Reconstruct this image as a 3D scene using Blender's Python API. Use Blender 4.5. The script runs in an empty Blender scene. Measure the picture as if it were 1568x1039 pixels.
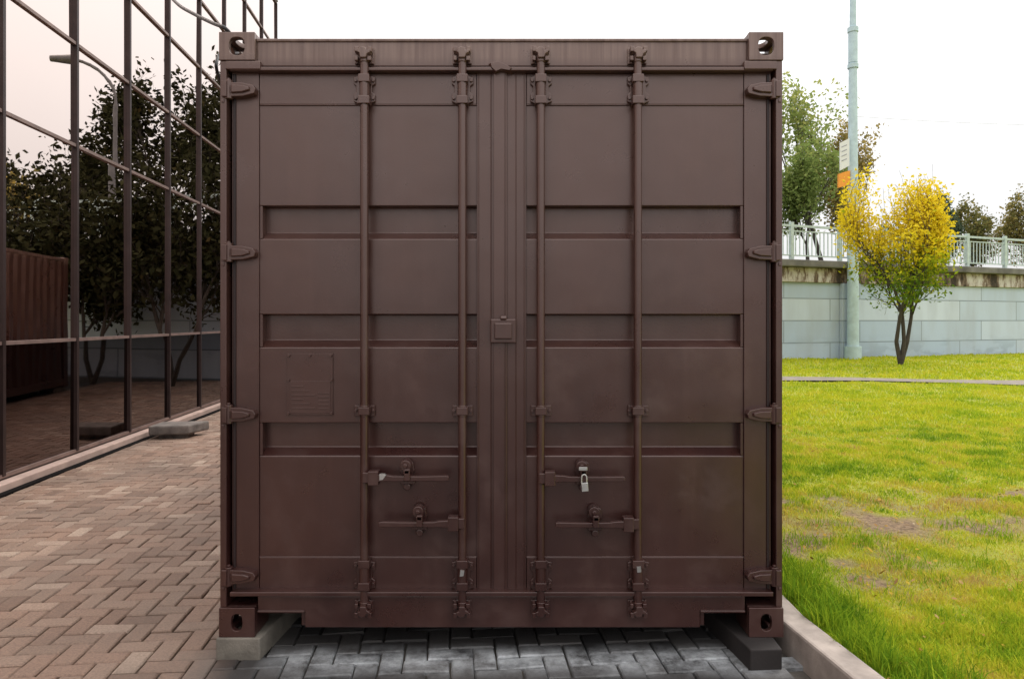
import bpy, math, random
import numpy as np
from mathutils import Vector, Matrix
random.seed(4); rng=np.random.default_rng(7)
S=bpy.context.scene
F=1100.0; EYE=1.456
def mx(u,y=3.15): return (u-784)/F*y      # metres across the door face
def mz(v,y=3.15): return EYE+(490-v)/F*y  # metres above ground

# ---------------------------------------------------------------- materials
def newmat(name):
    m=bpy.data.materials.new(name); m.use_nodes=True
    nt=m.node_tree; b=nt.nodes['Principled BSDF']; return m,nt,b
def N(nt,t,**k):
    n=nt.nodes.new(t)
    for a,v in k.items(): setattr(n,a,v)
    return n
def noise(nt,scale,detail=4,vec=None,sc=None,rough=.55,off=None):
    tc=N(nt,'ShaderNodeTexCoord'); n=N(nt,'ShaderNodeTexNoise')
    n.inputs['Scale'].default_value=scale; n.inputs['Detail'].default_value=detail; n.inputs['Roughness'].default_value=rough
    mp=N(nt,'ShaderNodeMapping')
    if sc: mp.inputs['Scale'].default_value=sc
    if off: mp.inputs['Location'].default_value=off
    nt.links.new(tc.outputs['Object'],mp.inputs['Vector']); nt.links.new(mp.outputs[0],n.inputs['Vector'])
    return n.outputs['Fac']
def ramp(nt,fac,stops):
    r=N(nt,'ShaderNodeValToRGB'); nt.links.new(fac,r.inputs[0])
    el=r.color_ramp.elements
    while len(el)<len(stops): el.new(.5)
    for e,(p,c) in zip(el,stops):
        e.position=p; e.color=(*c,1) if len(c)==3 else c
    return r.outputs[0]
def mixc(nt,f,a,b,mode='MIX'):
    m=N(nt,'ShaderNodeMix',data_type='RGBA',blend_type=mode)
    for s,v in ((0,f),(6,a),(7,b)):
        if isinstance(v,bpy.types.NodeSocket): nt.links.new(v,m.inputs[s])
        else: m.inputs[s].default_value = v if s==0 else (*v,1)
    return m.outputs[2]
def maprange(nt,src,a,b,c=0,d=1):
    mr=N(nt,'ShaderNodeMapRange')
    for i,v in enumerate((a,b,c,d)): mr.inputs[i+1].default_value=v
    nt.links.new(src,mr.inputs[0]); return mr.outputs[0]
def mul(nt,a,b):
    q=N(nt,'ShaderNodeMath',operation='MULTIPLY')
    for i,v in enumerate((a,b)):
        if isinstance(v,bpy.types.NodeSocket): nt.links.new(v,q.inputs[i])
        else: q.inputs[i].default_value=v
    return q.outputs[0]
def bump(nt,b,h,strength,dist,prev=None):
    n=N(nt,'ShaderNodeBump'); n.inputs['Strength'].default_value=strength; n.inputs['Distance'].default_value=dist
    nt.links.new(h,n.inputs['Height'])
    if prev: nt.links.new(prev,n.inputs['Normal'])
    nt.links.new(n.outputs[0],b.inputs['Normal']); return n.outputs[0]
def simple(name,col,rough=.6,metal=0,var=.25,scale=6,bs=.2,bd=.004,spec=.5):
    m,nt,b=newmat(name)
    f=noise(nt,scale,5)
    c=ramp(nt,f,[(.3,tuple(x*(1-var) for x in col)),(.7,tuple(min(1,x*(1+var)) for x in col))])
    nt.links.new(c,b.inputs['Base Color']); b.inputs['Roughness'].default_value=rough; b.inputs['Metallic'].default_value=metal
    b.inputs['Specular IOR Level'].default_value=spec
    bump(nt,b,noise(nt,scale*12,3),bs,bd)
    return m
def paint_brown():
    m,nt,b=newmat('brown_container_paint')
    drip=noise(nt,1,3,sc=(11,11,.8),rough=.55); drip2=noise(nt,1,4,sc=(4.5,4.5,1.5),off=(3,1,5),rough=.6)
    fine=noise(nt,60,4,rough=.7); blot=noise(nt,3.5,6,rough=.68)
    c=ramp(nt,drip2,[(.35,(.044,.0145,.0115)),(.65,(.030,.0090,.0080))])
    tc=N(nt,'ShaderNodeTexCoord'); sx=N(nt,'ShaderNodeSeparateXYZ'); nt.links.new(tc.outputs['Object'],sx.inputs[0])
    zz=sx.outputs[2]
    c=mixc(nt,maprange(nt,zz,.8,2.7,0,.48),c,(.130,.071,.055))  # sky sheen painted into the base colour, growing lighter towards the top
    d=ramp(nt,drip,[(.52,(0,0,0)),(.74,(.12,.12,.12))]); c=mixc(nt,d,c,(.13,.07,.058))
    e=ramp(nt,blot,[(.52,(0,0,0)),(.70,(.14,.14,.14))]); c=mixc(nt,e,c,(.15,.09,.075))
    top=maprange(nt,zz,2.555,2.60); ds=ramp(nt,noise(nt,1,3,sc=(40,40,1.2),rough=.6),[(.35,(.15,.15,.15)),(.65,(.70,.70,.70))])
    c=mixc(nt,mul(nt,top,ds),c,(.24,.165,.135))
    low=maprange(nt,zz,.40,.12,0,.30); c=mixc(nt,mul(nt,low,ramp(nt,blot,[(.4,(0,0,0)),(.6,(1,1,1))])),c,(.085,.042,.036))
    sp=ramp(nt,fine,[(.72,(0,0,0)),(.75,(.5,.5,.5))]); c=mixc(nt,sp,c,(.2,.14,.12))
    nt.links.new(c,b.inputs['Base Color'])
    r=ramp(nt,blot,[(.3,(.24,.24,.24)),(.55,(.34,.34,.34)),(.7,(.46,.46,.46))]); nt.links.new(r,b.inputs['Roughness'])
    b.inputs['Specular IOR Level'].default_value=1.0; b.inputs['Specular Tint'].default_value=(1,.84,.80,1)
    p=bump(nt,b,noise(nt,2.2,2),.55,.014)
    bump(nt,b,noise(nt,150,3),.2,.0012,p)
    return m
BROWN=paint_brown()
DARK=simple('dark_cavity',(.006,.005,.005),.9,spec=.1)
GASKET=simple('door_gasket',(.02,.009,.009),.5)
STEEL=simple('worn_steel',(.6,.59,.57),.35,.9)
CONC=simple('concrete',(.17,.15,.125),.85,0,.4,7,.5,.006)
CONCD=simple('weathered_concrete',(.17,.145,.13),.85,0,.4,9,.6,.008)
CONCW=simple('pale_concrete',(.34,.285,.25),.85,0,.3,9,.4,.004)
TIMBER=simple('dark_timber',(.022,.017,.016),.8)

# ---------------------------------------------------------------- mesh builder
class P:
    def __init__(s): s.v=[]; s.f=[]
    def add(s,vs,fs):
        o=len(s.v); s.v+= [tuple(v) for v in vs]; s.f+=[tuple(i+o for i in f) for f in fs]
    def box(s,x0,x1,y0,y1,z0,z1):
        s.add([(x0,y0,z0),(x1,y0,z0),(x1,y1,z0),(x0,y1,z0),(x0,y0,z1),(x1,y0,z1),(x1,y1,z1),(x0,y1,z1)],
              [(0,3,2,1),(4,5,6,7),(0,1,5,4),(1,2,6,5),(2,3,7,6),(3,0,4,7)])
    def prism(s,poly,y0,y1,scale1=1.0):
        n=len(poly); cx=sum(p[0] for p in poly)/n; cz=sum(p[1] for p in poly)/n
        a=[(cx+(x-cx)*scale1,y0,cz+(z-cz)*scale1) for x,z in poly]; b=[(x,y1,z) for x,z in poly]
        s.add(a+b,[tuple(range(n)),tuple(range(2*n-1,n-1,-1))]+[(i,i+n,(i+1)%n+n,(i+1)%n) for i in range(n)])
    def cyl(s,p0,p1,r0,r1=None,n=16):
        r1=r0 if r1 is None else r1
        p0=Vector(p0);p1=Vector(p1);d=(p1-p0).normalized(); a=d.orthogonal().normalized(); b=d.cross(a)
        A=[p0+(a*math.cos(t)+b*math.sin(t))*r0 for t in [2*math.pi*i/n for i in range(n)]]
        B=[p1+(a*math.cos(t)+b*math.sin(t))*r1 for t in [2*math.pi*i/n for i in range(n)]]
        s.add(A+B,[tuple(range(n-1,-1,-1)),tuple(range(n,2*n))]+[(i,(i+1)%n,(i+1)%n+n,i+n) for i in range(n)])
    def plate_hole(s,o,u,v,n,w,h,hw,hh,t,cu=0,cv=0,k=2.6):
        o=Vector(o);u=Vector(u);v=Vector(v);n=Vector(n)
        ang=sorted(set([round(2*math.pi*i/40,5) for i in range(40)]+[round(math.atan2(sy*h/2-cv,sx*w/2-cu)%(2*math.pi),5) for sx in(1,-1) for sy in(1,-1)]))
        inn=[];out=[]
        for a in ang:
            c,q=math.cos(a),math.sin(a)
            r=1/((abs(c)/hw)**k+(abs(q)/hh)**k)**(1/k)
            inn.append((cu+c*r,cv+q*r))
            tt=1e9
            if c>1e-6: tt=min(tt,(w/2-cu)/c)
            if c<-1e-6: tt=min(tt,(-w/2-cu)/c)
            if q>1e-6: tt=min(tt,(h/2-cv)/q)
            if q<-1e-6: tt=min(tt,(-h/2-cv)/q)
            out.append((cu+c*tt,cv+q*tt))
        m=len(ang)
        V=[o+u*a+v*b for a,b in out]+[o+u*a+v*b for a,b in inn]+[o+u*a+v*b-n*t for a,b in inn]+[o+u*a+v*b-n*t for a,b in out]
        fs=[]
        for i in range(m):
            j=(i+1)%m
            fs+=[(i,j,m+j,m+i),(m+i,m+j,2*m+j,2*m+i),(2*m+i,2*m+j,3*m+j,3*m+i),(3*m+i,3*m+j,j,i)]
        s.add(V,fs)
    def obj(s,name,mat,parent=None,bevel=0,smooth=False,loc=None,seg=2):
        me=bpy.data.meshes.new(name); me.from_pydata(s.v,[],s.f); me.update()
        import bmesh
        bm=bmesh.new(); bm.from_mesh(me); bmesh.ops.recalc_face_normals(bm,faces=bm.faces); bm.to_mesh(me); bm.free()
        me.materials.append(mat)
        o=bpy.data.objects.new(name,me); S.collection.objects.link(o)
        if parent: o.parent=parent
        if loc: o.location=loc
        if smooth:
            for p in me.polygons: p.use_smooth=True
            e=o.modifiers.new('n','EDGE_SPLIT'); e.split_angle=math.radians(35)
        if bevel:
            b=o.modifiers.new('bevel','BEVEL'); b.width=bevel; b.segments=seg; b.limit_method='ANGLE'; b.angle_limit=math.radians(35)
        return o
def empty(name,loc=(0,0,0)):
    e=bpy.data.objects.new(name,None); S.collection.objects.link(e); e.location=loc; return e

# ================================================================ CONTAINER
C=empty('shipping_container')
YF=3.10; YB=YF+12.19
XL=mx(335,YF); XR=mx(1200,YF); ZB=.089; ZT=mz(49,YF)
cast=P()
def casting(x0,x1,y0,y1,z0,z1,left,top,hw,hh):
    t=.022; cx=(x0+x1)/2; cz=(z0+z1)/2; cy=(y0+y1)/2
    cast.plate_hole((cx,y0,cz),(1,0,0),(0,0,1),(0,-1,0),x1-x0,z1-z0,hw,hh,t)
    cast.plate_hole((x0 if left else x1,cy,cz),(0,1,0),(0,0,1),(-1 if left else 1,0,0),y1-y0-.003,z1-z0-.003,.036,.028,t)
    cast.plate_hole((cx,cy,z1 if top else z0),(1,0,0),(0,1,0),(0,0,1 if top else -1),x1-x0-.003,y1-y0-.003,.03,.05,t)
    cast.box(*( (x1-.02,x1) if left else (x0,x0+.02)),y0+.023,y1,z0+.002,z1-.002)
    cast.box(x0+.001,x1-.001,y0+.023,y1,*((z0,z0+.02) if top else (z1-.02,z1)))
for left in (1,0):
    a,b=(XL,mx(390,YF)) if left else (mx(1147,YF),XR)
    casting(a,b,YF,YF+.178,mz(92,YF),ZT,left,1,.034,.039)
    casting(a,b,YF,YF+.178,ZB,mz(930,YF),left,0,.024,.036)
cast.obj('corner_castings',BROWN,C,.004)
fr=P()
for s in (0,1):
    a,b=(XL+.002,mx(347,3.11)) if s==0 else (mx(1188,3.11),XR-.002)
    fr.box(a,b,3.108,3.30,mz(930,YF),mz(92,YF))
fr.box(mx(390,YF),mx(1147,YF),3.125,3.30,mz(101,3.12),mz(60,3.12))
fr.box(mx(390,YF),mx(1147,YF),3.117,3.16,mz(64,3.12),mz(60,3.12)+.002)
fr.box(mx(350,YF),mx(1185,YF),3.108,3.165,mz(109,3.115),mz(103,3.115))
for (a,b) in ((345,398),(1140,1190)):
    fr.box(mx(a,YF),mx(b,YF),3.102,3.16,mz(107,3.11),mz(94,3.11))
fr.box(mx(352,YF),mx(1184,YF),3.096,3.165,mz(911,3.11),mz(904,3.11))
z0=mz(960,3.12); z1=mz(937,3.12); z2=mz(912,3.12)
poly=[(mx(392,YF),z1),(mx(467,3.12),z1),(mx(467,3.12),z0),(mx(1072,3.12),z0),(mx(1072,3.12),z1),(mx(1143,YF),z1),(mx(1143,YF),z2),(mx(392,YF),z2)]
fr.prism(poly,3.12,3.135)
for u in (460,1073): fr.box(mx(u,3.12),mx(u+7,3.12),3.136,3.5,z0+.002,z2)
fr.box(mx(392,YF),mx(467,3.12),3.112,3.135,z1,z1+.012); fr.box(mx(1072,3.12),mx(1143,YF),3.112,3.135,z1,z1+.012)
fr.box(mx(392,YF),mx(1143,YF),3.136,3.3,z2-.03,z2)
for x in (XL+.004,XR-.064):
    fr.box(x,x+.06,YF+.18,YB-.18,ZT-.085,ZT-.025); fr.box(x,x+.06,YF+.18,YB-.18,ZB+.03,ZB+.16)
fr.box(XL+.02,XR-.02,3.3,YB,ZT-.04,ZT-.028)
fr.box(XL+.03,XR-.03,3.3,YB-.02,ZB+.15,ZB+.17)
for i in range(30): fr.box(XL+.065,XR-.065,3.45+i*.39,3.49+i*.39,ZB+.04,ZB+.149)
fr.box(XL+.004,XR-.004,YB-.01,YB+.03,ZB+.02,ZT-.03)
for x in (XL+.002,XR-.16): fr.box(x,x+.158,YB-.17,YB+.035,ZB,ZT)
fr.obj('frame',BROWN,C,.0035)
sd=P()
def side(x,sgn):
    pts=[];y=YF+.2
    while y<YB-.2:
        for dy,dx in ((0,0),(.072,0),(.14,.036),(.21,.036)): pts.append((x+sgn*dx,y+dy))
        y+=.278
    n=len(pts); V=[(a,b,ZB+.15) for a,b in pts]+[(a,b,ZT-.08) for a,b in pts]
    sd.add(V,[(i,i+1,n+i+1,n+i) for i in range(n-1)])
side(XL+.012,1); side(XR-.012,-1)
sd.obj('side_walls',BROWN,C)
bk=P(); bk.box(XL+.02,XR-.02,3.222,3.24,ZB+.14,ZT-.06); bk.obj('door_backing',DARK,C)

Z=lambda v:mz(v,3.15)
def door(name,xo,xi,pa,pb,outer_left):
    d=P(); st=P()
    prof=[(161,3.152)]
    for g in (314,480,646):
        prof+=[(g+1,3.152),(g+2,3.204),(g+41,3.204),(g+52,3.152)]
    prof+=[(852,3.152)]
    x0,x1=mx(pa),mx(pb); cols=np.linspace(x0,x1,2)
    V=[]
    for v,y in prof:
        for x in cols: V.append((x,y,Z(v)))
    m=len(cols); d.add(V,[(i*m+j,i*m+j+1,(i+1)*m+j+1,(i+1)*m+j) for i in range(len(prof)-1) for j in range(m-1)])
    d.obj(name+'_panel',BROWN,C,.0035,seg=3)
    lo,hi=min(xo,xi),max(xo,xi)
    st.box(mx(lo),x0-.0005,3.143,3.212,Z(902),Z(113))
    st.box(x1+.0005,mx(hi),3.143,3.212,Z(902),Z(113))
    st.box(x0+.0015,x1-.0015,3.146,3.2,Z(160),Z(113.5)); st.box(x0+.0015,x1-.0015,3.146,3.2,Z(901.5),Z(852.5))
    st.cyl((x0,3.149,Z(161)),(x1,3.149,Z(161)),.0035,n=8); st.cyl((x0,3.149,Z(852)),(x1,3.149,Z(852)),.0035,n=8)
    for g in (314,480,646):
        xx,sg=(x0,1) if outer_left else (x1,-1)
        a,b_=sorted((xx,xx+sg*.013)); st.box(a,b_,3.1515,3.209,Z(g+51),Z(g+1.5))
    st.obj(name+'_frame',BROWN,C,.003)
    g=P(); e=mx(361) if outer_left else mx(1175)
    g.box(e-.007,e+.005,3.136,3.142,Z(900),Z(115)); g.obj(name+'_edge_seal',GASKET,C,.003)
door('left_door',356.5,765,397.5,730,True)
door('right_door',1179.5,767.5,806,1138.5,False)
g=P()
g.box(mx(756),mx(773),3.130,3.1425,Z(902),Z(111)); g.cyl((mx(774.5),3.140,Z(902)),(mx(774.5),3.140,Z(112)),.007,n=12)
for u in (733,752,790,803): g.cyl((mx(u),3.1435,Z(902)),(mx(u),3.1435,Z(113)),.0035,n=8)
g.prism([(mx(u),Z(v)) for u,v in ((745,100),(762,97),(776,103),(790,110),(786,116),(768,113),(757,118),(748,110))],3.10,3.15,.7)
g.obj('centre_overlap',BROWN,C,.003)
g=P(); g.box(mx(751,3.12),mx(790,3.12),3.108,3.130,mz(525,3.12),mz(488,3.12)); g.box(mx(757,3.11),mx(784,3.11),3.098,3.108,mz(519,3.11),mz(494,3.11))
g.cyl((mx(766),3.115,mz(487,3.12)),(mx(776),3.115,mz(487,3.12)),.012); g.obj('centre_latch_box',BROWN,C,.006)

h=P()
for vy in (139,387.5,634,881):
    for s in (0,1):
        f=(lambda u:mx(u,3.125)) if s==0 else (lambda u:mx(1535.5-u,3.125))
        q=lambda v:mz(vy+v,3.125)
        h.prism([(f(352),q(-11.5)),(f(372),q(-11)),(f(390),q(-7)),(f(394),q(-1)),(f(392),q(6)),(f(374),q(10.5)),(f(352),q(11.5))],3.106,3.144,.96)
        h.prism([(f(356),q(-7)),(f(376),q(-6)),(f(386),q(-3)),(f(386),q(2)),(f(374),q(5.5)),(f(356),q(6.5))],3.094,3.107,.85)
        h.cyl((f(351),3.118,q(-15)),(f(351),3.118,q(14)),.018,n=14)
        h.cyl((f(351),3.118,q(-18)),(f(351),3.118,q(-15)),.009,n=10)
        h.box(min(f(343),f(351)),max(f(343),f(351)),3.094,3.125,q(12),q(-12))
        h.box(min(f(341.5),f(346)),max(f(341.5),f(346)),3.1035,3.12,q(20),q(15)) 
h.obj('hinges',BROWN,C,.003)
YR=3.104
rods=P(); hw=P(); bolts=P()
mxr=lambda u:mx(u,YR); mzr=lambda v:mz(v,YR)
def bolt(u,v,y=3.137,r=.0078):
    p=(mx(u,y),mz(v,y)); bolts.cyl((p[0],y-.010,p[1]),(p[0],y+.006,p[1]),r,n=6)
for u in (558,708,828,976.5):
    x=mxr(u)
    rods.cyl((x,YR,mzr(938)),(x,YR,mzr(80)),.0178,n=24)
    for (va,vb,mid) in ((115,160,0),(620,637,1),(856,902,0)):
        if mid: hw.box(mx(u-15,3.14),mx(u+16,3.14),3.134,3.1455,mz(vb,3.14),mz(va,3.14))
        else: hw.prism([(mx(u+a,3.14),mz(va+(vb-va)*b,3.14)) for a,b in ((-9,0),(9,0),(11,.05),(17,.08),(17,.32),(12,.4),(12,.6),(17,.68),(17,.92),(11,.97),(9,1),(-9,1),(-11,.97),(-16,.92),(-16,.68),(-12,.6),(-12,.4),(-16,.32),(-16,.08),(-11,.05))],3.132,3.1455)
        for vv in ([va,vb] if not mid else [(va+vb)/2]):
            vv2=vv+(6 if vv==va else -6) if not mid else vv
            hw.box(mx(u-8.5,3.1),mx(u+8.5,3.1),3.081,3.136,mz(vv2+6,3.1),mz(vv2-6,3.1))
        hw.cyl((x,YR,mzr(va+(4 if not mid else 0))),(x,YR,mzr(vb-(4 if not mid else 0))),.0212,n=20)
        if mid:
            for a in(-13,13.5): bolt(u+a,(va+vb)/2,3.134)
        else:
            for a in(-13,13.5):
                for b in (.2,.8): bolt(u+a,va+(vb-va)*b,3.133)
    for v0,sg in ((86,1),(930,-1)):
        q=lambda v:mz(v0+sg*v,3.11)
        X_=lambda a:mx(u+a,3.11)
        zz=sorted((q(-11),q(-3)))
        hw.box(X_(-13),X_(-7),3.076,3.127,*zz); hw.box(X_(7),X_(13),3.076,3.127,*zz)
        zz=sorted((q(3),q(10))); hw.box(X_(-13),X_(-8),3.081,3.127,*zz); hw.box(X_(6),X_(12),3.081,3.127,*zz)
        zz=sorted((q(-13),q(12))); hw.box(X_(-15),X_(14),3.112,3.126,*zz)
        hw.prism([(X_(a),q(b)) for a,b in ((-9,-7),(-3,-11),(4,-10),(6,-5),(12,-6),(12,-1),(7,2),(5,8),(-5,8),(-6,0),(-10,-2))],3.072,3.108,.85)
        hw.cyl((x,YR,q(3)),(x,YR,q(11)),.022,n=16)
        bolt(u-11,v0+sg*11,3.111,.006); bolt(u+11,v0+sg*11,3.111,.006)
rods.obj('locking_rods',BROWN,C,0,True)
hw.obj('rod_brackets_and_cams',BROWN,C,.0025)
bolts.obj('bolts',BROWN,C,.0015)
hd=P()
yh=3.080
mh=lambda u:mx(u,yh); zh=lambda v:mz(v,yh)
def handle(rod,tip,v,catch):
    s=1 if tip>rod else -1
    hd.box(min(mh(rod+s*6),mh(rod+s*22)),max(mh(rod+s*6),mh(rod+s*22)),3.064,3.112,zh(v+11),zh(v-11))
    hd.box(min(mh(rod-s*3),mh(rod+s*8)),max(mh(rod-s*3),mh(rod+s*8)),3.075,3.125,zh(v+8),zh(v-8))
    a=rod+s*22
    def Q(u,dv): return (mh(u),zh(v+dv))
    top=[Q(a-s*4,-6),Q(a+s*14,-5),Q(a+s*22,-3.5),Q(tip-s*40,-3.2),Q(tip-s*4,-4),Q(tip,-3)]
    bot=[Q(tip,3.5),Q(tip-s*6,4.5),Q(tip-s*40,4.2),Q(a+s*24,5),Q(a+s*12,4.5),Q(a-s*4,6)]
    hd.prism(top+bot,3.066,3.088,.995)
    c=catch
    hd.prism([(mx(c+a_,3.14),mz(v+b_,3.14)) for a_,b_ in ((-9,-24),(0,-30),(9,-24),(11,-12),(7,-2),(7,8),(3,17),(-5,17),(-8,8),(-8,-2),(-12,-12))],3.128,3.15)
    hd.cyl((mx(c-2,3.11),3.085,mz(v-20,3.11)),(mx(c-2,3.11),3.14,mz(v-20,3.11)),.024,n=18)
    hd.cyl((mx(c-2,3.11),3.076,mz(v-20,3.11)),(mx(c-2,3.11),3.088,mz(v-20,3.11)),.010,n=12)
    hd.box(mx(c-4,3.08),mx(c+5,3.08),3.052,3.064,mz(v+3,3.08),mz(v-15,3.08))
    hd.box(mx(c-4,3.1),mx(c+5,3.1),3.052,3.135,mz(v-9,3.1),mz(v-15,3.1))
    hd.box(mx(c-11,3.1),mx(c+12,3.1),3.090,3.135,mz(v+9,3.1),mz(v+4,3.1))
    hd.cyl((mx(c,3.11),3.095,mz(v+13,3.11)),(mx(c,3.11),3.14,mz(v+13,3.11)),.015,n=14)
    for dx,dz in ((-7,-25),(6,-12)): bolt(c+dx,v+dz,3.126,.006)
handle(558,688,731,624); handle(708,580,801,643); handle(828,957,732,892); handle(976,850,802,911)
hd.obj('door_handles',BROWN,C,.003)
pl=P(); yy=3.040
pl.prism([(mx(895+a,yy),mz(742+b,yy)) for a,b in ((-5,-3),(5,-4),(6,9),(-4,10))],3.033,3.051)
for i in range(10):
    t0,t1=math.pi*i/10,math.pi*(i+1)/10
    pl.cyl((mx(894.5+4*math.cos(t0),yy),yy+.002,mz(732-6*math.sin(t0),yy)),(mx(894.5+4*math.cos(t1),yy),yy+.002,mz(732-6*math.sin(t1),yy)),.0035,n=8)
for a in (-4,4): pl.cyl((mx(894.5+a,yy),yy+.002,mz(740,yy)),(mx(894.5+a,yy),yy+.002,mz(732,yy)),.0035,n=8)
pl.box(mx(886,3.06),mx(899,3.06),3.047,3.057,mz(719,3.06),mz(714,3.06))
pl.obj('padlock',STEEL,C,.002)
wn=P(); wn.prism([(mx(581+a,3.062),mz(730+b,3.062)) for a,b in ((0,-5),(8,-5),(10,-3),(5,4),(0,5))],3.0615,3.075)
wn.prism([(mx(708+a,3.08),mz(877+b,3.08)) for a,b in ((-3,-5),(3,-4),(2,4),(-4,5))],3.0785,3.089)
wn.prism([(mx(978+a,3.08),mz(871+b,3.08)) for a,b in ((-3,-4),(3,-5),(4,4),(-2,5))],3.0785,3.089)
wn.obj('bare_metal_chips',STEEL,C)
n_=P(); n_.box(mx(440),mx(510),3.145,3.1535,Z(635),Z(541)); n_.box(mx(444),mx(507),3.141,3.1455,Z(632),Z(583))
for i in range(6): n_.box(mx(447),mx(466+9*((i*7)%3)),3.139,3.143,Z(592+i*6.6),Z(590.2+i*6.6))
for i in range(5): n_.box(mx(488),mx(505),3.139,3.143,Z(602+i*6),Z(600.2+i*6))
for a,b in ((442.5,581),(508,581),(442.5,632),(508,632),(443,544),(507,544),(475,544)): 
    n_.cyl((mx(a),3.136,Z(b)),(mx(a),3.15,Z(b)),.0065,n=10)
n_.obj('data_plate',BROWN,C,.0008)

def block(name,poly,z0,z1,mat,bev=.006):
    b=P(); n=len(poly)
    b.add([(x,y,z0) for x,y in poly]+[(x,y,z1) for x,y in poly],[tuple(range(n-1,-1,-1)),tuple(range(n,2*n))]+[(i,(i+1)%n,(i+1)%n+n,i+n) for i in range(n)])
    return b.obj(name,mat,None,bev)
block('concrete_block',[(-1.275,3.09),(-1.085,3.09),(-1.035,3.62),(-1.24,3.62)],-.01,.0885,CONC)
block('concrete_block',[(-1.19,YB-.4),(-.95,YB-.4),(-.95,YB+.05),(-1.19,YB+.05)],-.01,.0885,CONC)
block('timber_beam',[(.99,2.985),(1.125,2.99),(1.15,3.7),(.88,3.7)],-.01,.0885,TIMBER)
block('timber_beam',[(.95,YB-.4),(1.15,YB-.4),(1.15,YB+.05),(.95,YB+.05)],-.01,.0885,TIMBER)
b=block('stone_step_block',[(-4.42,8.72),(-3.97,8.80),(-3.88,9.22),(-4.45,9.12)],.055,.17,CONCD,.02)
b2=P(); b2.box(-4.36,-4.0,8.86,9.05,-.01,.055); b2.obj('foot',CONCD,b)

# ================================================================ GROUND
g,nt,b=newmat('earth')
c=ramp(nt,noise(nt,3,8),[(.3,(.06,.052,.045)),(.7,(.12,.105,.09))]); nt.links.new(c,b.inputs['Base Color']); b.inputs['Roughness'].default_value=.95
bump(nt,b,noise(nt,60,4),.5,.01)
p=P(); p.add([(-600,-300,-.018),(600,-300,-.018),(600,900,-.018),(-600,900,-.018)],[(0,1,2,3)]); p.obj('ground',g)

DIR=-.0862
def paving():
    W=.1; L=.2; g=.0034; ch=.006
    ca,sa=math.cos(math.atan(-DIR)),math.sin(math.atan(-DIR))
    V=[];Fc=[];T=[]
    for i in range(-78,24):
        for j in range(-30,190):
            t=(i-j)%4
            if t==0: x0,x1,y0,y1=i*W,i*W+L,j*W,j*W+W
            elif t==3: x0,x1,y0,y1=i*W,i*W+W,j*W,j*W+L
            else: continue
            cx,cy=(x0+x1)/2,(y0+y1)/2
            X_=cx*ca-cy*sa; Y_=cx*sa+cy*ca
            if X_>1.2 or X_<-6.6 or Y_<-2.5 or Y_>17.5: continue
            dz=rng.normal(0,.0022)+.006*math.sin(X_*1.3)*math.sin(Y_*.9); tx,ty=rng.normal(0,.014,2)
            w1,w2,w3=rng.normal(0,.0012,3); tw=rng.normal(0,.008)
            o=len(V)
            for (ins,z) in ((g,-.02),(g,-ch),(g+ch,0)):
                for (a,bb) in ((x0+ins,y0+ins),(x1-ins,y0+ins),(x1-ins,y1-ins),(x0+ins,y1-ins)):
                    zz=z+dz+(a-cx)*tx+(bb-cy)*ty
                    a2=a-tw*(bb-cy)+w1; b3=bb+tw*(a-cx)+w2
                    V.append((a2*ca-b3*sa,a2*sa+b3*ca,zz))
            fs=[(0,1,5,4),(1,2,6,5),(2,3,7,6),(3,0,4,7),(4,5,9,8),(5,6,10,9),(6,7,11,10),(7,4,8,11),(8,9,10,11)]
            Fc+=[tuple(o+k for k in f) for f in fs]; T+=[rng.random()]*9
    me=bpy.data.meshes.new('paving'); me.from_pydata(V,[],Fc); me.update()
    at=me.attributes.new('tint','FLOAT','FACE'); at.data.foreach_set('value',T)
    m,nt,b=newmat('paving_blocks')
    A=N(nt,'ShaderNodeAttribute',attribute_name='tint')
    c=ramp(nt,A.outputs['Fac'],[(0,(.18,.112,.08)),(.3,(.285,.180,.130)),(.6,(.245,.165,.122)),(.85,(.32,.215,.16)),(1,(.39,.29,.225))])
    spk=noise(nt,90,4,rough=.8)
    c=mixc(nt,.6,c,ramp(nt,spk,[(.35,(.28,.28,.28)),(.65,(.78,.78,.78))]),'OVERLAY')
    st=ramp(nt,noise(nt,1.2,5),[(.4,(0,0,0)),(.65,(.5,.5,.5))]); c=mixc(nt,st,c,(.16,.118,.094))
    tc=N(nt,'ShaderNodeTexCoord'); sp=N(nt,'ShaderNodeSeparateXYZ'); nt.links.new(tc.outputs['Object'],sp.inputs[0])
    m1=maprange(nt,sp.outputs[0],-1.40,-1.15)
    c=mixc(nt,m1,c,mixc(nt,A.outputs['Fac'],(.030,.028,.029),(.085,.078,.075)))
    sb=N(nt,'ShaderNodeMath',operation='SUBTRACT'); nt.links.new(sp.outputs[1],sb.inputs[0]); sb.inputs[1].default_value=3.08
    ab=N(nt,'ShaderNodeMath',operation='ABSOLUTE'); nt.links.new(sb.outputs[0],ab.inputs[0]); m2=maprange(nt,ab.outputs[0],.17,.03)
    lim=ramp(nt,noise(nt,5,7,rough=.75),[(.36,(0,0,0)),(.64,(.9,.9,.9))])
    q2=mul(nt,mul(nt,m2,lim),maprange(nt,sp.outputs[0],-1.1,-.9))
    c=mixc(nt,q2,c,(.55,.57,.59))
    nt.links.new(c,b.inputs['Base Color']); b.inputs['Roughness'].default_value=.6
    bump(nt,b,spk,.7,.004)
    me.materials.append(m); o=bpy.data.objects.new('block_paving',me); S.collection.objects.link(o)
paving()

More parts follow.
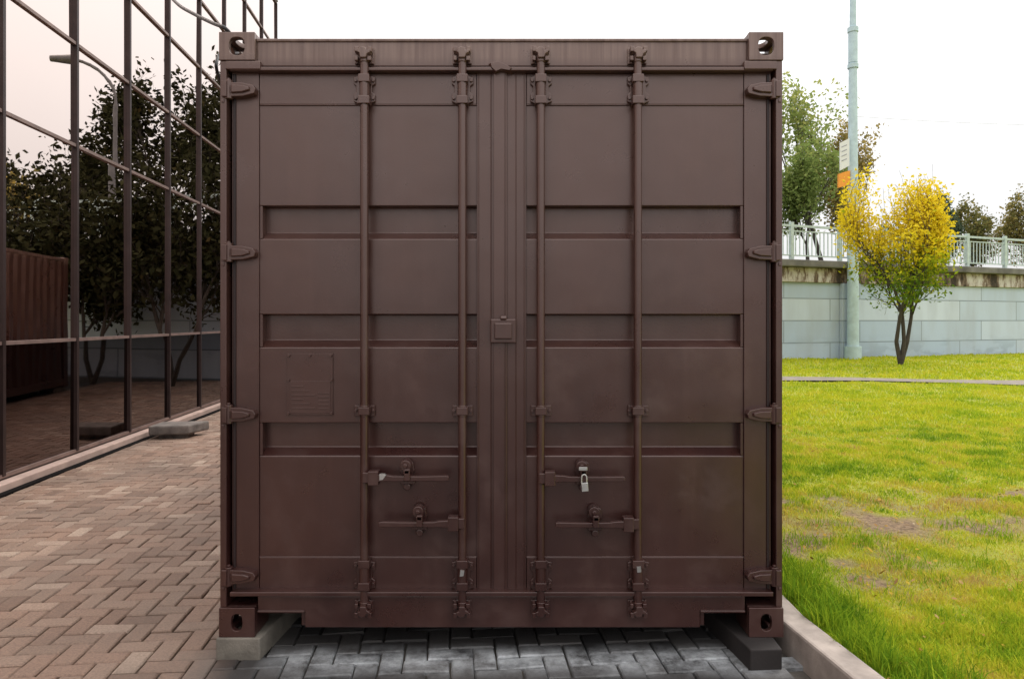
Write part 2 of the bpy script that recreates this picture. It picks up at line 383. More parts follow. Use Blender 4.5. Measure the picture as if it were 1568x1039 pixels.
def strip(name,line,w,z0,z1,mat,bev=.012):
    p=P(); n=len(line); V=[]
    for i,(x,y) in enumerate(line): V+=[(x,y,z0),(x,y,z1),(x+w,y,z1),(x+w,y,z0)]
    fs=[]
    for i in range(n-1):
        a=i*4;b=a+4
        fs+=[(a,a+1,b+1,b),(a+1,a+2,b+2,b+1),(a+2,a+3,b+3,b+2)]
    fs+=[(0,3,2,1),((n-1)*4,(n-1)*4+1,(n-1)*4+2,(n-1)*4+3)]
    p.add(V,fs); return p.obj(name,mat,None,bev)
K=empty('kerb')
def kl(y): return 1.195 if y>3.25 else 1.195+(3.25-y)*.13
ys=[-.5+i*1.0 for i in range(20)]; 
for i in range(19):
    a,b_=ys[i]+.003,ys[i+1]-.003
    pts=[(kl(a),a)]+([(kl(3.25),3.25)] if a<3.25<b_ else [])+[(kl(b_),b_)]
    s=strip('kerb_stone_%d'%i,pts,.125,-.02,.125,CONCW); s.parent=K

# lawn
def lz(x,y):
    return .095+.10*np.clip((y-5)/14,0,1)+.014*np.sin(x*1.3+y*.7)+.010*np.sin(x*3.1-y*2.3)
def vn(x,y,s,seed=0):
    r=np.random.default_rng(seed); G=r.random((64,64)); x=x*s;y=y*s
    xi=np.floor(x).astype(int);yi=np.floor(y).astype(int);fx=x-xi;fy=y-yi;fx=fx*fx*(3-2*fx);fy=fy*fy*(3-2*fy)
    g=lambda a,b:G[a%64,b%64]
    return (g(xi,yi)*(1-fx)+g(xi+1,yi)*fx)*(1-fy)+(g(xi,yi+1)*(1-fx)+g(xi+1,yi+1)*fx)*fy
def bare(x,y):
    r=np.zeros_like(x)
    for (a,b,sx,sy) in ((2.75,4.85,.95,.38),(1.85,4.3,.55,.40),(3.7,5.6,.6,.28),(1.9,5.4,.7,.20),(3.3,4.1,.3,.12),(1.8,3.75,.25,.18)):
        r=np.maximum(r,np.exp(-(((x-a)/sx)**2+((y-b)/sy)**2)))
    n=vn(x,y,5,8)*.6+vn(x,y,12,9)*.4
    return np.clip(r*1.25*(np.clip((n-.27)*3.2,0,1.1)),0,1)
wl=lambda x: 23.0+(x-8.7)*.407
xs=np.concatenate([np.linspace(1.318,8,110),np.linspace(8.3,60,60)]); ysl=np.concatenate([np.linspace(-1,9,170),np.linspace(9.3,46,60)])
XX,YY=np.meshgrid(xs,ysl); XX=XX+np.where(XX<1.4,np.clip((3.25-YY)*.13,0,1),0); ZZ=lz(XX,YY)
V=np.stack([XX,YY,ZZ],-1).reshape(-1,3); nx=len(xs)
fs=[(j*nx+i,j*nx+i+1,(j+1)*nx+i+1,(j+1)*nx+i) for j in range(len(ysl)-1) for i in range(nx-1)]
me=bpy.data.meshes.new('lawn'); me.from_pydata(V.tolist(),[],fs); me.update()
at=me.attributes.new('bare','FLOAT','POINT'); at.data.foreach_set('value',bare(V[:,0],V[:,1]))
m,nt,b=newmat('turf')
A=N(nt,'ShaderNodeAttribute',attribute_name='bare')
c=ramp(nt,noise(nt,2.2,6),[(.3,(.22,.26,.018)),(.7,(.38,.38,.03))])
soil=ramp(nt,noise(nt,30,5),[(.3,(.11,.065,.035)),(.7,(.33,.22,.12))])
c=mixc(nt,A.outputs['Fac'],c,soil); nt.links.new(c,b.inputs['Base Color']); b.inputs['Roughness'].default_value=.9
bump(nt,b,noise(nt,70,4),1,.02)
me.materials.append(m); o=bpy.data.objects.new('lawn',me); S.collection.objects.link(o)
for p_ in me.polygons: p_.use_smooth=True

def path_y(x): return 15.6-(x-6)*.18
def leafmat(name,stops,tr=.4):
    m=bpy.data.materials.new(name); m.use_nodes=True; nt=m.node_tree; nt.nodes.clear()
    out=N(nt,'ShaderNodeOutputMaterial'); A=N(nt,'ShaderNodeAttribute',attribute_name='tint')
    c=ramp(nt,A.outputs['Fac'],stops)
    d=N(nt,'ShaderNodeBsdfDiffuse'); nt.links.new(c,d.inputs[0])
    if tr>0:
        t=N(nt,'ShaderNodeBsdfTranslucent'); mx_=N(nt,'ShaderNodeMixShader'); mx_.inputs[0].default_value=tr
        nt.links.new(c,t.inputs[0]); nt.links.new(d.outputs[0],mx_.inputs[1]); nt.links.new(t.outputs[0],mx_.inputs[2]); nt.links.new(mx_.outputs[0],out.inputs[0])
    else: nt.links.new(d.outputs[0],out.inputs[0])
    return m
def grass():
    X_=[];Y_=[];H=[];Wd=[];T=[]
    def region(n,y0,y1,xm,h,w,far=0):
        y=rng.uniform(y0,y1,n); x=rng.uniform(0,1,n)*(xm(y)-1.34)+1.34
        x=x+np.clip((3.25-y)*.13,0,1)
        bb=bare(x,y); keep=(rng.random(n)>bb*1.0)&(np.abs(y-path_y(x))>.62)&(y<wl(x)-.1)
        x,y,bb=x[keep],y[keep],bb[keep]
        nn=vn(x,y,1.7,1)*.4+vn(x,y,7,2)*.6
        X_.append(x);Y_.append(y);H.append(h*(.2+1.3*nn)*rng.uniform(.6,1.25,len(x))*(1-.6*bb)); Wd.append(np.full(len(x),w)*rng.uniform(.7,1.3,len(x)))
        yl=(vn(x,y,.8,3)-.5)*.4+(vn(x,y,4.5,4)-.5)*.55+(vn(x,y,13,5)-.5)*.35+.51+(rng.random(len(x))-.5)*.4
        yl=yl+bb*.6+np.clip((5.8-y)/2.5,0,1)*.07-np.exp(-((x-1.45)/.3)**2)*.4*(y<5)
        if far: yl=.50+(yl-.50)*.5
        T.append(np.clip(yl,0,1))
    region(80000,1.8,5,lambda y:y*.80,.040,.0040)
    region(75000,5,9,lambda y:y*.82,.048,.007)
    region(50000,9,14.8,lambda y:y*.85,.056,.013,1)
    region(40000,14.8,27,lambda y:y*.9,.07,.024,1)
    n=8000; cy=rng.uniform(2.2,5.0,130); cx=1.36+np.abs(rng.normal(0,.11,130))+np.clip((3.25-cy)*.13,0,1); k=rng.integers(0,130,n)
    x=cx[k]+rng.normal(0,.03,n); y=cy[k]+rng.normal(0,.035,n); x=np.maximum(x,1.33+np.clip((3.25-y)*.13,0,1))
    X_.append(x);Y_.append(y);H.append(rng.uniform(.05,.15,n)*(.5+.6*rng.random(130)[k]));Wd.append(rng.uniform(.003,.006,n));T.append(rng.uniform(.02,.4,n))
    n=7000; cy=rng.uniform(2.6,7.5,160); cx=1.45+rng.random(160)*(cy*.8-1.4); k=rng.integers(0,160,n)
    x=cx[k]+rng.normal(0,.06,n); y=cy[k]+rng.normal(0,.06,n); x=np.maximum(x,1.36+np.clip((3.25-y)*.13,0,1))
    X_.append(x);Y_.append(y);H.append(rng.uniform(.03,.07,n));Wd.append(rng.uniform(.004,.006,n));T.append(rng.uniform(.1,.42,n))
    x=np.concatenate(X_);y=np.concatenate(Y_);h=np.concatenate(H);w=np.concatenate(Wd);t=np.concatenate(T);n=len(x)
    z=lz(x,y)-.004; a=rng.uniform(0,2*math.pi,n); la=rng.uniform(0,2*math.pi,n); ln=h*np.abs(rng.normal(.45,.45,n))
    ux,uy=np.cos(a)*w/2,np.sin(a)*w/2; lx,ly=np.cos(la)*ln,np.sin(la)*ln
    V=np.empty((n,5,3))
    V[:,0]=np.stack([x-ux,y-uy,z],-1);V[:,1]=np.stack([x+ux,y+uy,z],-1)
    V[:,2]=np.stack([x+ux*.8+lx*.35,y+uy*.8+ly*.35,z+h*.6],-1);V[:,3]=np.stack([x-ux*.8+lx*.35,y-uy*.8+ly*.35,z+h*.6],-1)
    V[:,4]=np.stack([x+lx,y+ly,z+h*.95],-1)
    me=bpy.data.meshes.new('grass'); me.vertices.add(n*5); me.vertices.foreach_set('co',V.ravel())
    base=np.arange(n)[:,None]*5
    li=np.concatenate([base+np.array([0,1,2,3]),base+np.array([3,2,4])],1).ravel()
    me.loops.add(n*7); me.loops.foreach_set('vertex_index',li)
    me.polygons.add(n*2); st=np.stack([np.arange(n)*7,np.arange(n)*7+4],-1).ravel(); me.polygons.foreach_set('loop_start',st)
    me.update(calc_edges=True)
    at=me.attributes.new('tint','FLOAT','FACE'); at.data.foreach_set('value',np.repeat(t,2))
    m=leafmat('grass_blades',[(0,(.09,.21,.015)),(.28,(.28,.40,.025)),(.54,(.53,.55,.035)),(.76,(.62,.53,.07)),(1,(.52,.36,.13))],.25)
    me.materials.append(m); o=bpy.data.objects.new('grass',me); S.collection.objects.link(o)
grass()
def scatter_leaves(name,pos,size,mat,tint):
    n=len(pos); a=rng.uniform(0,2*math.pi,n); s=size*rng.uniform(.6,1.3,n)
    u=np.stack([np.cos(a),np.sin(a),rng.normal(0,.35,n)],-1)*s[:,None]; v=np.stack([-np.sin(a),np.cos(a),rng.normal(0,.35,n)],-1)*(s*.7)[:,None]
    V=np.stack([pos-u,pos-v*.9,pos+u,pos+v*.9],1)
    me=bpy.data.meshes.new(name); me.from_pydata(V.reshape(-1,3).tolist(),[],(np.arange(n)[:,None]*4+np.arange(4)).tolist()); me.update()
    at=me.attributes.new('tint','FLOAT','FACE'); at.data.foreach_set('value',tint); me.materials.append(mat)
    o=bpy.data.objects.new(name,me); S.collection.objects.link(o)
n=1500; y=rng.uniform(2.6,9,n); x=1.4+rng.random(n)*(y*.8-1.4); k=bare(x,y)+.12>rng.random(n); x,y=x[k],y[k]
scatter_leaves('fallen_leaves',np.stack([x,y,lz(x,y)+.026],-1),.015,leafmat('fallen_leaf',[(0,(.4,.27,.04)),(.6,(.28,.15,.05)),(.95,(.35,.23,.10)),(1,(.7,.62,.5))],0),rng.random(len(x)))
p=P(); V=[];xx=np.linspace(1.33,60,40)
pm=simple('path_asphalt',(.22,.185,.15),.9,0,.25,4)
for x in xx:
    for d in (-.5,.5):
        y=path_y(x)+d; V.append((x,y,float(lz(np.array(x),np.array(y)))+.022))
p.add(V,[(2*i,2*i+2,2*i+3,2*i+1) for i in range(len(xx)-1)]); p.obj('footpath',pm)

# ================================================================ RETAINING WALL + RAILING
ang=math.atan(.407)
WL=Vector((8.7,23.0,0))
RW=empty('retaining_wall',WL); RW.rotation_euler=(0,0,ang)
m,nt,b=newmat('pale_blue_masonry')
tc=N(nt,'ShaderNodeTexCoord'); s=N(nt,'ShaderNodeSeparateXYZ'); cb=N(nt,'ShaderNodeCombineXYZ'); nt.links.new(tc.outputs['Object'],s.inputs[0]); nt.links.new(s.outputs[0],cb.inputs[0]); nt.links.new(s.outputs[2],cb.inputs[1])
br=N(nt,'ShaderNodeTexBrick'); nt.links.new(cb.outputs[0],br.inputs['Vector']); br.inputs['Scale'].default_value=1; br.inputs['Brick Width'].default_value=3.1; br.inputs['Row Height'].default_value=.72; br.inputs['Mortar Size'].default_value=.018; br.offset=.37
br.inputs['Color1'].default_value=(.42,.51,.62,1); br.inputs['Color2'].default_value=(.60,.66,.73,1); br.inputs['Mortar'].default_value=(.22,.26,.30,1)
dr=ramp(nt,noise(nt,1,6,sc=(1.5,1.5,.4)),[(.42,(0,0,0)),(.7,(.5,.5,.5))])
c=mixc(nt,dr,br.outputs[0],(.38,.41,.44))
dk=ramp(nt,noise(nt,.9,6,sc=(1,1,2.5),off=(4,4,4)),[(.50,(0,0,0)),(.56,(.35,.35,.35))]); c=mixc(nt,mul(nt,dk,maprange(nt,s.outputs[2],1.0,.3)),c,(.2,.24,.28))
nt.links.new(c,b.inputs['Base Color']); b.inputs['Roughness'].default_value=.85
bump(nt,b,br.outputs['Fac'],-.6,.02)
WALLM=m
m,nt,b=newmat('stained_ledge')
c=ramp(nt,noise(nt,1.1,8,sc=(2.2,2.2,.8),rough=.7),[(.42,(.04,.028,.02)),(.50,(.2,.14,.10)),(.56,(.5,.45,.40)),(.7,(.66,.64,.60))]); nt.links.new(c,b.inputs['Base Color']); b.inputs['Roughness'].default_value=.9
LEDGE=m
L0,L1=-14.2,48
ztop=EYE+1.93
w=P(); w.box(L0,L1,0,.6,-.1,EYE+1.22); w.obj('wall_face',WALLM,RW)
w=P(); w.box(L0,L1,-.10,.6,EYE+1.225,EYE+1.70); w.obj('stained_band',LEDGE,RW,.02)
w=P(); w.box(L0,L1,-.32,.75,EYE+1.705,ztop); w.obj('coping',simple('coping_concrete',(.15,.14,.125),.9,0,.4,2),RW,.03)
w=P(); w.box(2.35,3.15,-.16,-.002,-.1,EYE+1.22); w.box(-8.5,-7.7,-.16,-.002,-.1,EYE+1.22); w.box(18,18.8,-.16,-.002,-.1,EYE+1.22); w.obj('pilasters',WALLM,RW,.02)
w=P(); w.box(L0,L1,.76,40,EYE+1.0,ztop-.05); w.obj('embankment_deck',simple('deck_asphalt',(.09,.09,.085),.9),RW)
RL=empty('railing',WL); RL.rotation_euler=(0,0,ang)
r=P(); zr=ztop
r.box(L0,L1,-.18,-.11,zr+1.05,zr+1.12); r.box(L0,L1,-.165,-.125,zr+.90,zr+.935); r.box(L0,L1,-.165,-.125,zr+.12,zr+.16)
x=L0+.1;i=0
while x<L1:
    if i%12==0: r.box(x-.06,x+.06,-.2,-.09,zr-.001,zr+1.2)
    else: r.box(x-.0125,x+.0125,-.158,-.132,zr+.161,zr+.899)
    x+=.17;i+=1
r.obj('bars',simple('railing_paint',(.46,.54,.51),.5,0,.15),RL)

pole=empty('street_lighting_mast')
px_,py_=11.2,23.6
q=P(); POLE=simple('pole_paint',(.48,.60,.63),.5,0,.12)
q.cyl((px_,py_,0),(px_,py_,9.9),.19,.13,20); q.cyl((px_,py_,9.9),(px_,py_,11.0),.145,.145,20); q.cyl((px_,py_,11),(px_,py_,14.2),.105,.08,20); q.cyl((px_,py_,10.9),(px_,py_,11.05),.17,.17,20)
q.cyl((px_,py_,9.72),(px_,py_,9.85),.17,.17,20)
q.cyl((px_,py_,14.2),(px_,py_,15.2),.07,.06,16); q.cyl((px_,py_,15.2),(px_+2.2,py_-.6,15.8),.045,.04,12)
q.cyl((px_,py_,.0),(px_,py_,.6),.26,.26,20)
q.obj('shaft',POLE,pole,0,True)
q=P(); q.add([(px_+1.9,py_-.7,15.72),(px_+2.9,py_-1.0,15.9),(px_+2.95,py_-.75,15.9),(px_+1.95,py_-.45,15.72),(px_+1.9,py_-.7,15.85),(px_+2.9,py_-1.0,16),(px_+2.95,py_-.75,16),(px_+1.95,py_-.45,15.85)],[(0,3,2,1),(4,5,6,7),(0,1,5,4),(1,2,6,5),(2,3,7,6),(3,0,4,7)]); q.obj('lamp_head',POLE,pole,.03)
sg=empty('bus_stop_sign')
WH=simple('sign_white',(.72,.72,.70),.5,0,.04); OR=simple('sign_orange',(.80,.30,.015),.5,0,.08); GR=simple('sign_text',(.3,.3,.32),.6)
q=P(); q.add([(px_-.56,py_-.3,6.3),(px_-.17,py_-.12,6.5),(px_-.17,py_-.12,7.4),(px_-.56,py_-.3,7.2),(px_-.56,py_-.26,6.3),(px_-.17,py_-.08,6.5),(px_-.17,py_-.08,7.4),(px_-.56,py_-.26,7.2)],[(0,1,2,3),(7,6,5,4),(0,4,5,1),(1,5,6,2),(2,6,7,3),(3,7,4,0)]); q.obj('white_panel',WH,sg)
q=P(); q.add([(px_-.60,py_-.3,5.75),(px_-.15,py_-.12,5.88),(px_-.15,py_-.12,6.35),(px_-.60,py_-.3,6.2),(px_-.60,py_-.2,5.75),(px_-.15,py_-.02,5.88),(px_-.15,py_-.02,6.35),(px_-.60,py_-.2,6.2)],[(0,1,2,3),(7,6,5,4),(0,4,5,1),(1,5,6,2),(2,6,7,3),(3,7,4,0)]); q.obj('orange_panel',OR,sg)
q=P()
for k in range(4):
    z=6.6+k*.15; q.add([(px_-.50,py_-.282,z),(px_-.28,py_-.18,z+.10),(px_-.28,py_-.18,z+.13),(px_-.50,py_-.282,z+.03)],[(0,1,2,3)])
q.obj('lettering',GR,sg)
sl=empty('street_lamp'); q=P(); bx,by,bz=.8,24.0,ztop-.05
q.cyl((bx,by,bz),(bx,by,bz+5),.11,.07,14)
pts=[(bx+1.3*(1-math.cos(t)),by,bz+5+1.35*math.sin(t)) for t in np.linspace(0,1.45,9)]
for a,b_ in zip(pts[:-1],pts[1:]): q.cyl(a,b_,.05,.045,10)
e=pts[-1]; q.cyl((e[0]-.05,by,e[2]-.02),(e[0]+.75,by,e[2]-.02),.16,.10,12); q.obj('pole_and_arm',simple('lamp_grey',(.12,.11,.11),.5),sl,0,True)

def tube(name,pts,r,mat):
    cu=bpy.data.curves.new(name,'CURVE'); cu.dimensions='3D'; cu.bevel_depth=r; cu.bevel_resolution=3
    sp=cu.splines.new('NURBS'); sp.points.add(len(pts)-1); sp.order_u=3; sp.use_endpoint_u=True
    for a,b_ in zip(sp.points,pts): a.co=(*b_,1)
    cu.materials.append(mat); o=bpy.data.objects.new(name,cu); S.collection.objects.link(o)
BLK=simple('black_rubber',(.02,.018,.018),.5)
tube('overhead_cable',[(px_,py_,8.15),(20,28,8.9),(34,35,10.9)],.006,simple('cable_grey',(.35,.35,.35),.6))
def pt(u,v,y): return (mx(u,y),y,mz(v,y))
tube('supply_cable',[pt(356,58,3.4),pt(348,43,3.3),pt(330,38,3.4),pt(297,22,3.7),pt(268,6,4.0),pt(235,-40,4.6),pt(190,-110,5.6)],.009,BLK)
tube('side_cable',[pt(338,128,3.6),pt(331,108,3.42),pt(331,92,3.42),pt(338,80,3.5)],.008,BLK)

# ================================================================ GLASS BUILDING
B=empty('glass_office_building')
nrm=Vector((1,-DIR,0)).normalized(); tdir=Vector((DIR,1,0)).normalized()
def glass(name,col,rough):
    m,nt,b=newmat(name); b.inputs['Base Color'].default_value=(*col,1); b.inputs['Metallic'].default_value=1; b.inputs['Roughness'].default_value=rough
    bump(nt,b,noise(nt,.8,2),.14,.012); return m
G1=glass('reflective_glass',(.78,.66,.61),.010); G2=glass('dark_spandrel_glass',(.14,.10,.09),.02)
ys_=[6.2+1.225*k for k in range(-7,9)]
zs=[.11,EYE-.20,EYE+1.8,EYE+2.85,EYE+3.9,EYE+4.95,EYE+6.0,EYE+7.05]
FRM=simple('bronze_frame',(.04,.023,.021),.45,.3); FRM2=simple('bronze_transom',(.22,.15,.13),.45,.2)
def onwall(y,z,off): 
    s=y/ tdir.y; base=Vector((-3.86,0,0))+tdir*s; return base+nrm*off+Vector((0,0,z))
p1=P();p2=P()
for i in range(len(ys_)-1):
    for k in range(len(zs)-1):
        t=rng.normal(0,.0022,3)
        vs=[onwall(ys_[i],zs[k],-.02+t[0]),onwall(ys_[i+1],zs[k],-.02+t[1]),onwall(ys_[i+1],zs[k+1],-.02+t[1]+t[2]),onwall(ys_[i],zs[k+1],-.02+t[0]+t[2])]
        (p2 if k==0 else p1).add(vs,[(0,1,2,3)])
p1.obj('glass_panes',G1,B); p2.obj('lower_glass_panes',G2,B)
def wallbox(P_,y0,y1,z0,z1,o0,o1):
    a=[onwall(y0,z0,o0),onwall(y0,z0,o1),onwall(y1,z0,o1),onwall(y1,z0,o0),onwall(y0,z1,o0),onwall(y0,z1,o1),onwall(y1,z1,o1),onwall(y1,z1,o0)]
    P_.add(a,[(0,3,2,1),(4,5,6,7),(0,1,5,4),(1,2,6,5),(2,3,7,6),(3,0,4,7)])
mu=P()
for y in ys_: wallbox(mu,y-.020,y+.020,zs[0],zs[-1],-.06,.015)
mu.obj('mullions',FRM,B)
tr_=P()
for z in zs: wallbox(tr_,ys_[0],ys_[-1],z-.016,z+.016,-.06,.007)
tr_.obj('transoms',FRM2,B)
pli=P(); wallbox(pli,ys_[0],ys_[-1],-.02,.075,-.3,.10); pli.obj('stone_plinth',simple('pink_stone',(.46,.33,.28),.8,0,.2,4),B,.01)
pli=P(); wallbox(pli,ys_[0],ys_[-1],.0755,.105,-.3,-.01); pli.obj('base_flashing',FRM,B)
dr_=P(); wallbox(dr_,ys_[0],ys_[-1],-.02,.014,.101,.17); dr_.obj('drain_edge',DARK,B)
bd=P(); wallbox(bd,ys_[0]+.01,ys_[-1]-.01,0,zs[-1]+.3,-9,-.31); wallbox(bd,ys_[0],ys_[-1],zs[-1]+.02,zs[-1]+.35,-.31,.03); bd.obj('building_body',simple('grey_cladding',(.3,.28,.27),.7),B)

# ================================================================ TREES
BARK=simple('bark',(.06,.048,.038),.9,0,.3,8)
def tree(name,base,height,width,crown0,leafmat_,nleaf,lsize,seed,stems=1,trunk_r=.12,spread=.5,clump=.22,tfun=None,prof=None,holes=16,lean=(0,0),up=.07,sub=1.0):
    R=np.random.default_rng(seed); segs=[];anch=[]
    def grow(p,d,L,r,dep):
        ns=4
        for s_ in range(ns):
            d=d+R.normal(0,.13,3)+np.array([0,0,up]); d/=np.linalg.norm(d)
            q=p+d*L/ns; r2=r*(1-.16*(1+(dep==0)))
            segs.append((p,q,r,r2,dep)); p=q; r=r2
            if dep<=1: anch.append(q)
            if dep>0 and (s_>=1 or dep<3):
                for _ in range(2 if dep>=2 else 1+int(R.random()<.5)):
                    a=R.uniform(0,6.283); o=np.cross(d,[math.cos(a),math.sin(a),.3]); o/=np.linalg.norm(o)+1e-9
                    k=R.uniform(.5,1.0)*spread*1.6
                    nd=d+o*k; nd/=np.linalg.norm(nd)
                    grow(q,nd,L*R.uniform(.5,.72),r*.6,dep-1)
    for s_ in range(stems):
        a=6.283*s_/stems+R.random(); sp_=0 if stems==1 else .22
        grow(np.array([0,0,0.]),np.array([math.cos(a)*sp_,math.sin(a)*sp_,1.]),1.0*R.uniform(.85,1.1),.05,3)
    A=np.array(anch)
    zmax=np.percentile(A[:,2],99.5)
    xr=np.percentile(np.linalg.norm(A[:,:2],axis=1),85)
    sc=np.array([width/2/xr,width/2/xr,height/zmax])
    prof=prof or [(0,.45),(.25,.9),(.5,1.0),(.75,.8),(1,.3)]
    hp=[a for a,_ in prof]; vp=[b for _,b in prof]
    ph=R.uniform(0,6.28,4)
    def shape(Q):
        Q=np.atleast_2d(Q)*sc; h=np.clip(Q[:,2]/height,0,1.02); az=np.arctan2(Q[:,1],Q[:,0])
        lob=1+.22*np.sin(2*az+ph[0]+h*5)+.16*np.sin(3*az+ph[1]-h*9)
        Rm=np.interp(h,hp,vp)*width/2*lob; r=np.linalg.norm(Q[:,:2],axis=1)+1e-9
        k=Rm*np.tanh(r/Rm)/r*1.12
        Q=Q.copy(); Q[:,0]=Q[:,0]*k+lean[0]*h; Q[:,1]=Q[:,1]*k+lean[1]*h; return Q
    A=shape(A); A=A[A[:,2]>crown0]
    cl=R.uniform([-width/2,-width/2,crown0],[width/2,width/2,height],(holes,3)) if holes else np.zeros((1,3))-99
    dd=np.min(np.linalg.norm((A[:,None]-cl[None]),axis=2),axis=1); A=A[dd>width*.085]
    if sub<1: A=A[R.random(len(A))<sub]
    V=[];Fc=[];nr=6
    for p,q,r,r2,dep in segs:
        p=shape(p)[0];q=shape(q)[0]
        r=r/.05*trunk_r; r2=r2/.05*trunk_r; r=max(r,.004);r2=max(r2,.003)
        d=q-p; L=np.linalg.norm(d)
        if L<1e-6: continue
        d/=L; u=np.cross(d,[.3,.9,.1]); u/=np.linalg.norm(u); v=np.cross(d,u); o=len(V)
        for c_,rr in ((p,r),(q,r2)):
            for i in range(nr):
                t=6.283*i/nr; V.append(c_+(u*math.cos(t)+v*math.sin(t))*rr)
        Fc+=[(o+i,o+(i+1)%nr,o+nr+(i+1)%nr,o+nr+i) for i in range(nr)]
    nb=len(Fc)
    idx=R.integers(0,len(A),nleaf); c=A[idx]+R.normal(0,clump,(nleaf,3))*np.array([1,1,.75])
    s_=lsize*R.uniform(.6,1.3,nleaf)[:,None]
    u=R.normal(0,1,(nleaf,3)); u/=np.linalg.norm(u,axis=1)[:,None]; w_=R.normal(0,1,(nleaf,3)); v=np.cross(u,w_); v/=np.linalg.norm(v,axis=1)[:,None]
    LV=np.stack([c-u*s_,c-v*s_*.55,c+u*s_,c+v*s_*.55],1).reshape(-1,3)
    o=len(V); LF=(np.arange(nleaf)[:,None]*4+np.arange(4)+o)
    me=bpy.data.meshes.new(name); me.from_pydata([tuple(x) for x in V]+LV.tolist(),[],Fc+LF.tolist()); me.update()
    clt=R.random(len(A))[idx]*.35
    hh=c[:,2]/height
    tint=np.clip((tfun(hh) if tfun else .5+0*hh)+clt-.17+R.normal(0,.12,nleaf),0,1)
    at=me.attributes.new('tint','FLOAT','FACE'); at.data.foreach_set('value',np.concatenate([np.zeros(nb),tint]))
    me.materials.append(BARK); me.materials.append(leafmat_)
    mi=np.zeros(len(Fc)+nleaf,dtype=np.int32); mi[nb:]=1; me.polygons.foreach_set('material_index',mi)
    ob=bpy.data.objects.new(name,me); S.collection.objects.link(ob); ob.location=base; return ob
YEL=leafmat('yellow_leaves',[(0,(.10,.18,.02)),(.35,(.32,.38,.02)),(.6,(.74,.58,.02)),(1,(.86,.68,.05))],.45)
GRN=leafmat('green_leaves',[(0,(.12,.19,.05)),(.6,(.27,.34,.10)),(1,(.5,.5,.16))],.45)
DGR=leafmat('dark_leaves',[(0,(.02,.022,.01)),(.7,(.045,.043,.02)),(1,(.12,.08,.03))],0)
ORG=leafmat('autumn_leaves',[(0,(.14,.15,.05)),(.5,(.36,.28,.09)),(1,(.6,.42,.1))],.4)
HAZ=leafmat('distant_green_leaves',[(0,(.07,.10,.06)),(.6,(.16,.2,.11)),(1,(.3,.3,.14))],.2)
tree('yellow_maple_tree',(10.98,20.3,.18),5.25,3.15,.42,YEL,13000,.055,11,stems=3,trunk_r=.065,spread=.55,clump=.15,holes=40,lean=(-.25,0),sub=.5,
     prof=[(0,.3),(.08,.85),(.2,1.3),(.5,1.15),(.66,1.05),(.8,.8),(1,.5)],tfun=lambda h:.06+.76*np.clip((h-.42)/.26,0,1))
tree('deciduous_tree',(15.3,35,ztop-.1),10.1,6.0,1.4,GRN,5200,.11,21,trunk_r=.13,clump=.20,holes=34,spread=.6,sub=.6,tfun=lambda h:.45+.3*h,prof=[(0,.7),(.4,1.1),(.7,1.0),(1,.6)])
tree('deciduous_tree',(18.0,36,ztop-.1),8.0,5.0,1.0,ORG,4500,.10,22,trunk_r=.11,clump=.20,holes=30,sub=.6,tfun=lambda h:.30+.2*h,prof=[(0,.7),(.4,1.1),(.7,.95),(1,.5)])
tree('deciduous_tree',(13.6,33,ztop-.1),6.4,3.2,.3,GRN,6500,.09,29,trunk_r=.1,clump=.25,tfun=lambda h:.35+.2*h)
tree('spruce_tree',(36,60,ztop-.1),8.6,3.4,.2,HAZ,7000,.13,23,trunk_r=.12,clump=.2,holes=0,tfun=lambda h:.2+0*h,prof=[(0,1.1),(.3,.9),(.6,.55),(.85,.25),(1,.08)])
tree('deciduous_tree',(39.2,61,ztop-.1),8.2,4.4,.3,ORG,5000,.14,24,trunk_r=.12,clump=.25,tfun=lambda h:.1+0*h)
tree('deciduous_tree',(44.6,62,ztop-.1),9.2,5.2,.3,ORG,5000,.14,25,trunk_r=.12,clump=.25,tfun=lambda h:.25+0*h)
tree('deciduous_tree',(32.2,60,ztop-.1),6.0,4.5,.3,HAZ,4000,.14,26,trunk_r=.12,clump=.25,tfun=lambda h:.5+0*h)
for k,(x,y,h,w) in enumerate(((1.0,31,8.4,6.0),(5.5,33,6.2,6),(10,36,5.6,6),(-2.5,29,8.2,6.0),(8,31,4.2,6))):
    tree('deciduous_tree',(x,y,ztop-.1),h,w,.4,DGR if k!=4 else ORG,5000,.13,31+k,trunk_r=.15,clump=.28,holes=30,sub=.6,tfun=lambda h:.45+0*h)
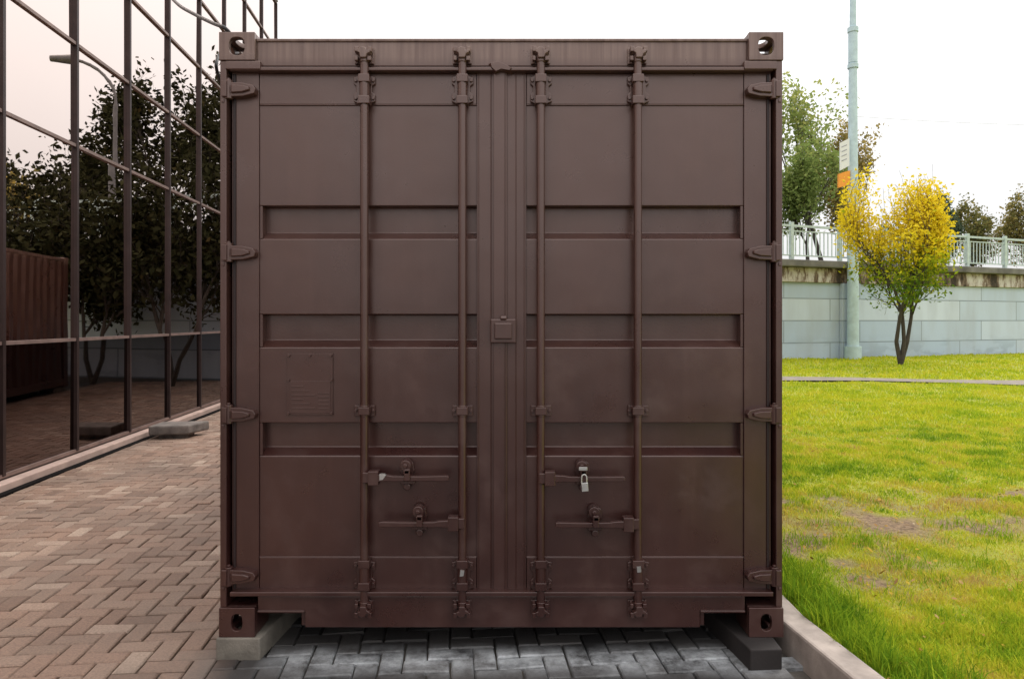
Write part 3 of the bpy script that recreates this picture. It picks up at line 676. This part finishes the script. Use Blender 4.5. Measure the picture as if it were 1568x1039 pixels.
for k,(x,y,h,w) in enumerate(((-3.0,16.2,4.8,3.4),(-1.2,16.9,5.0,3.6),(1.1,17.9,4.6,3.6))):
    tree('deciduous_tree',(x,y,0),h,w,.15,DGR,7000,.08,41+k,stems=2,trunk_r=.06,clump=.24,holes=12,sub=.8,tfun=lambda h:.35+0*h,prof=[(0,1.0),(.4,1.05),(.75,.85),(1,.4)])

# ================================================================ LIGHT
W=bpy.data.worlds.new('World'); S.world=W; W.use_nodes=True; nt=W.node_tree; bg=nt.nodes['Background']
sun_dir=Vector((.55,.50,1.0)).normalized(); el=math.asin(sun_dir.z)
sky=N(nt,'ShaderNodeTexSky'); sky.sky_type='NISHITA'; sky.sun_disc=False; sky.sun_elevation=el; sky.sun_rotation=math.atan2(sun_dir.x,sun_dir.y)
tc=N(nt,'ShaderNodeTexCoord'); ns=N(nt,'ShaderNodeTexNoise'); ns.inputs['Scale'].default_value=2.2; ns.inputs['Detail'].default_value=5
nt.links.new(tc.outputs['Generated'],ns.inputs['Vector'])
cl=ramp(nt,ns.outputs['Fac'],[(.3,(.92,.915,.915)),(.7,(1,.995,.99))])
# overcast luminance distribution: about three times brighter overhead than at the horizon
sz=N(nt,'ShaderNodeSeparateXYZ'); nt.links.new(tc.outputs['Generated'],sz.inputs[0]); gain=maprange(nt,sz.outputs[2],0,1,8.4,26.0)
sc_=N(nt,'ShaderNodeVectorMath',operation='SCALE'); nt.links.new(cl,sc_.inputs[0]); nt.links.new(gain,sc_.inputs['Scale'])
mx2=mixc(nt,.95,sky.outputs[0],sc_.outputs[0]); nt.links.new(mx2,bg.inputs[0]); bg.inputs[1].default_value=.1
su=bpy.data.lights.new('sun','SUN'); su.energy=1.5; su.angle=math.radians(25); su.color=(1,.95,.88)
so=bpy.data.objects.new('sun',su); S.collection.objects.link(so); so.rotation_euler=sun_dir.to_track_quat('Z','Y').to_euler()

cam=bpy.data.cameras.new('camera'); co=bpy.data.objects.new('camera',cam); S.collection.objects.link(co)
co.location=(0,0,EYE); co.rotation_euler=(math.radians(90),0,0); cam.sensor_width=36; cam.lens=F/1568*36; cam.shift_y=-29.5/1568; cam.clip_end=2000; cam.clip_start=.05
S.camera=co
S.view_settings.view_transform='Standard'; S.view_settings.look='None'; S.view_settings.exposure=0
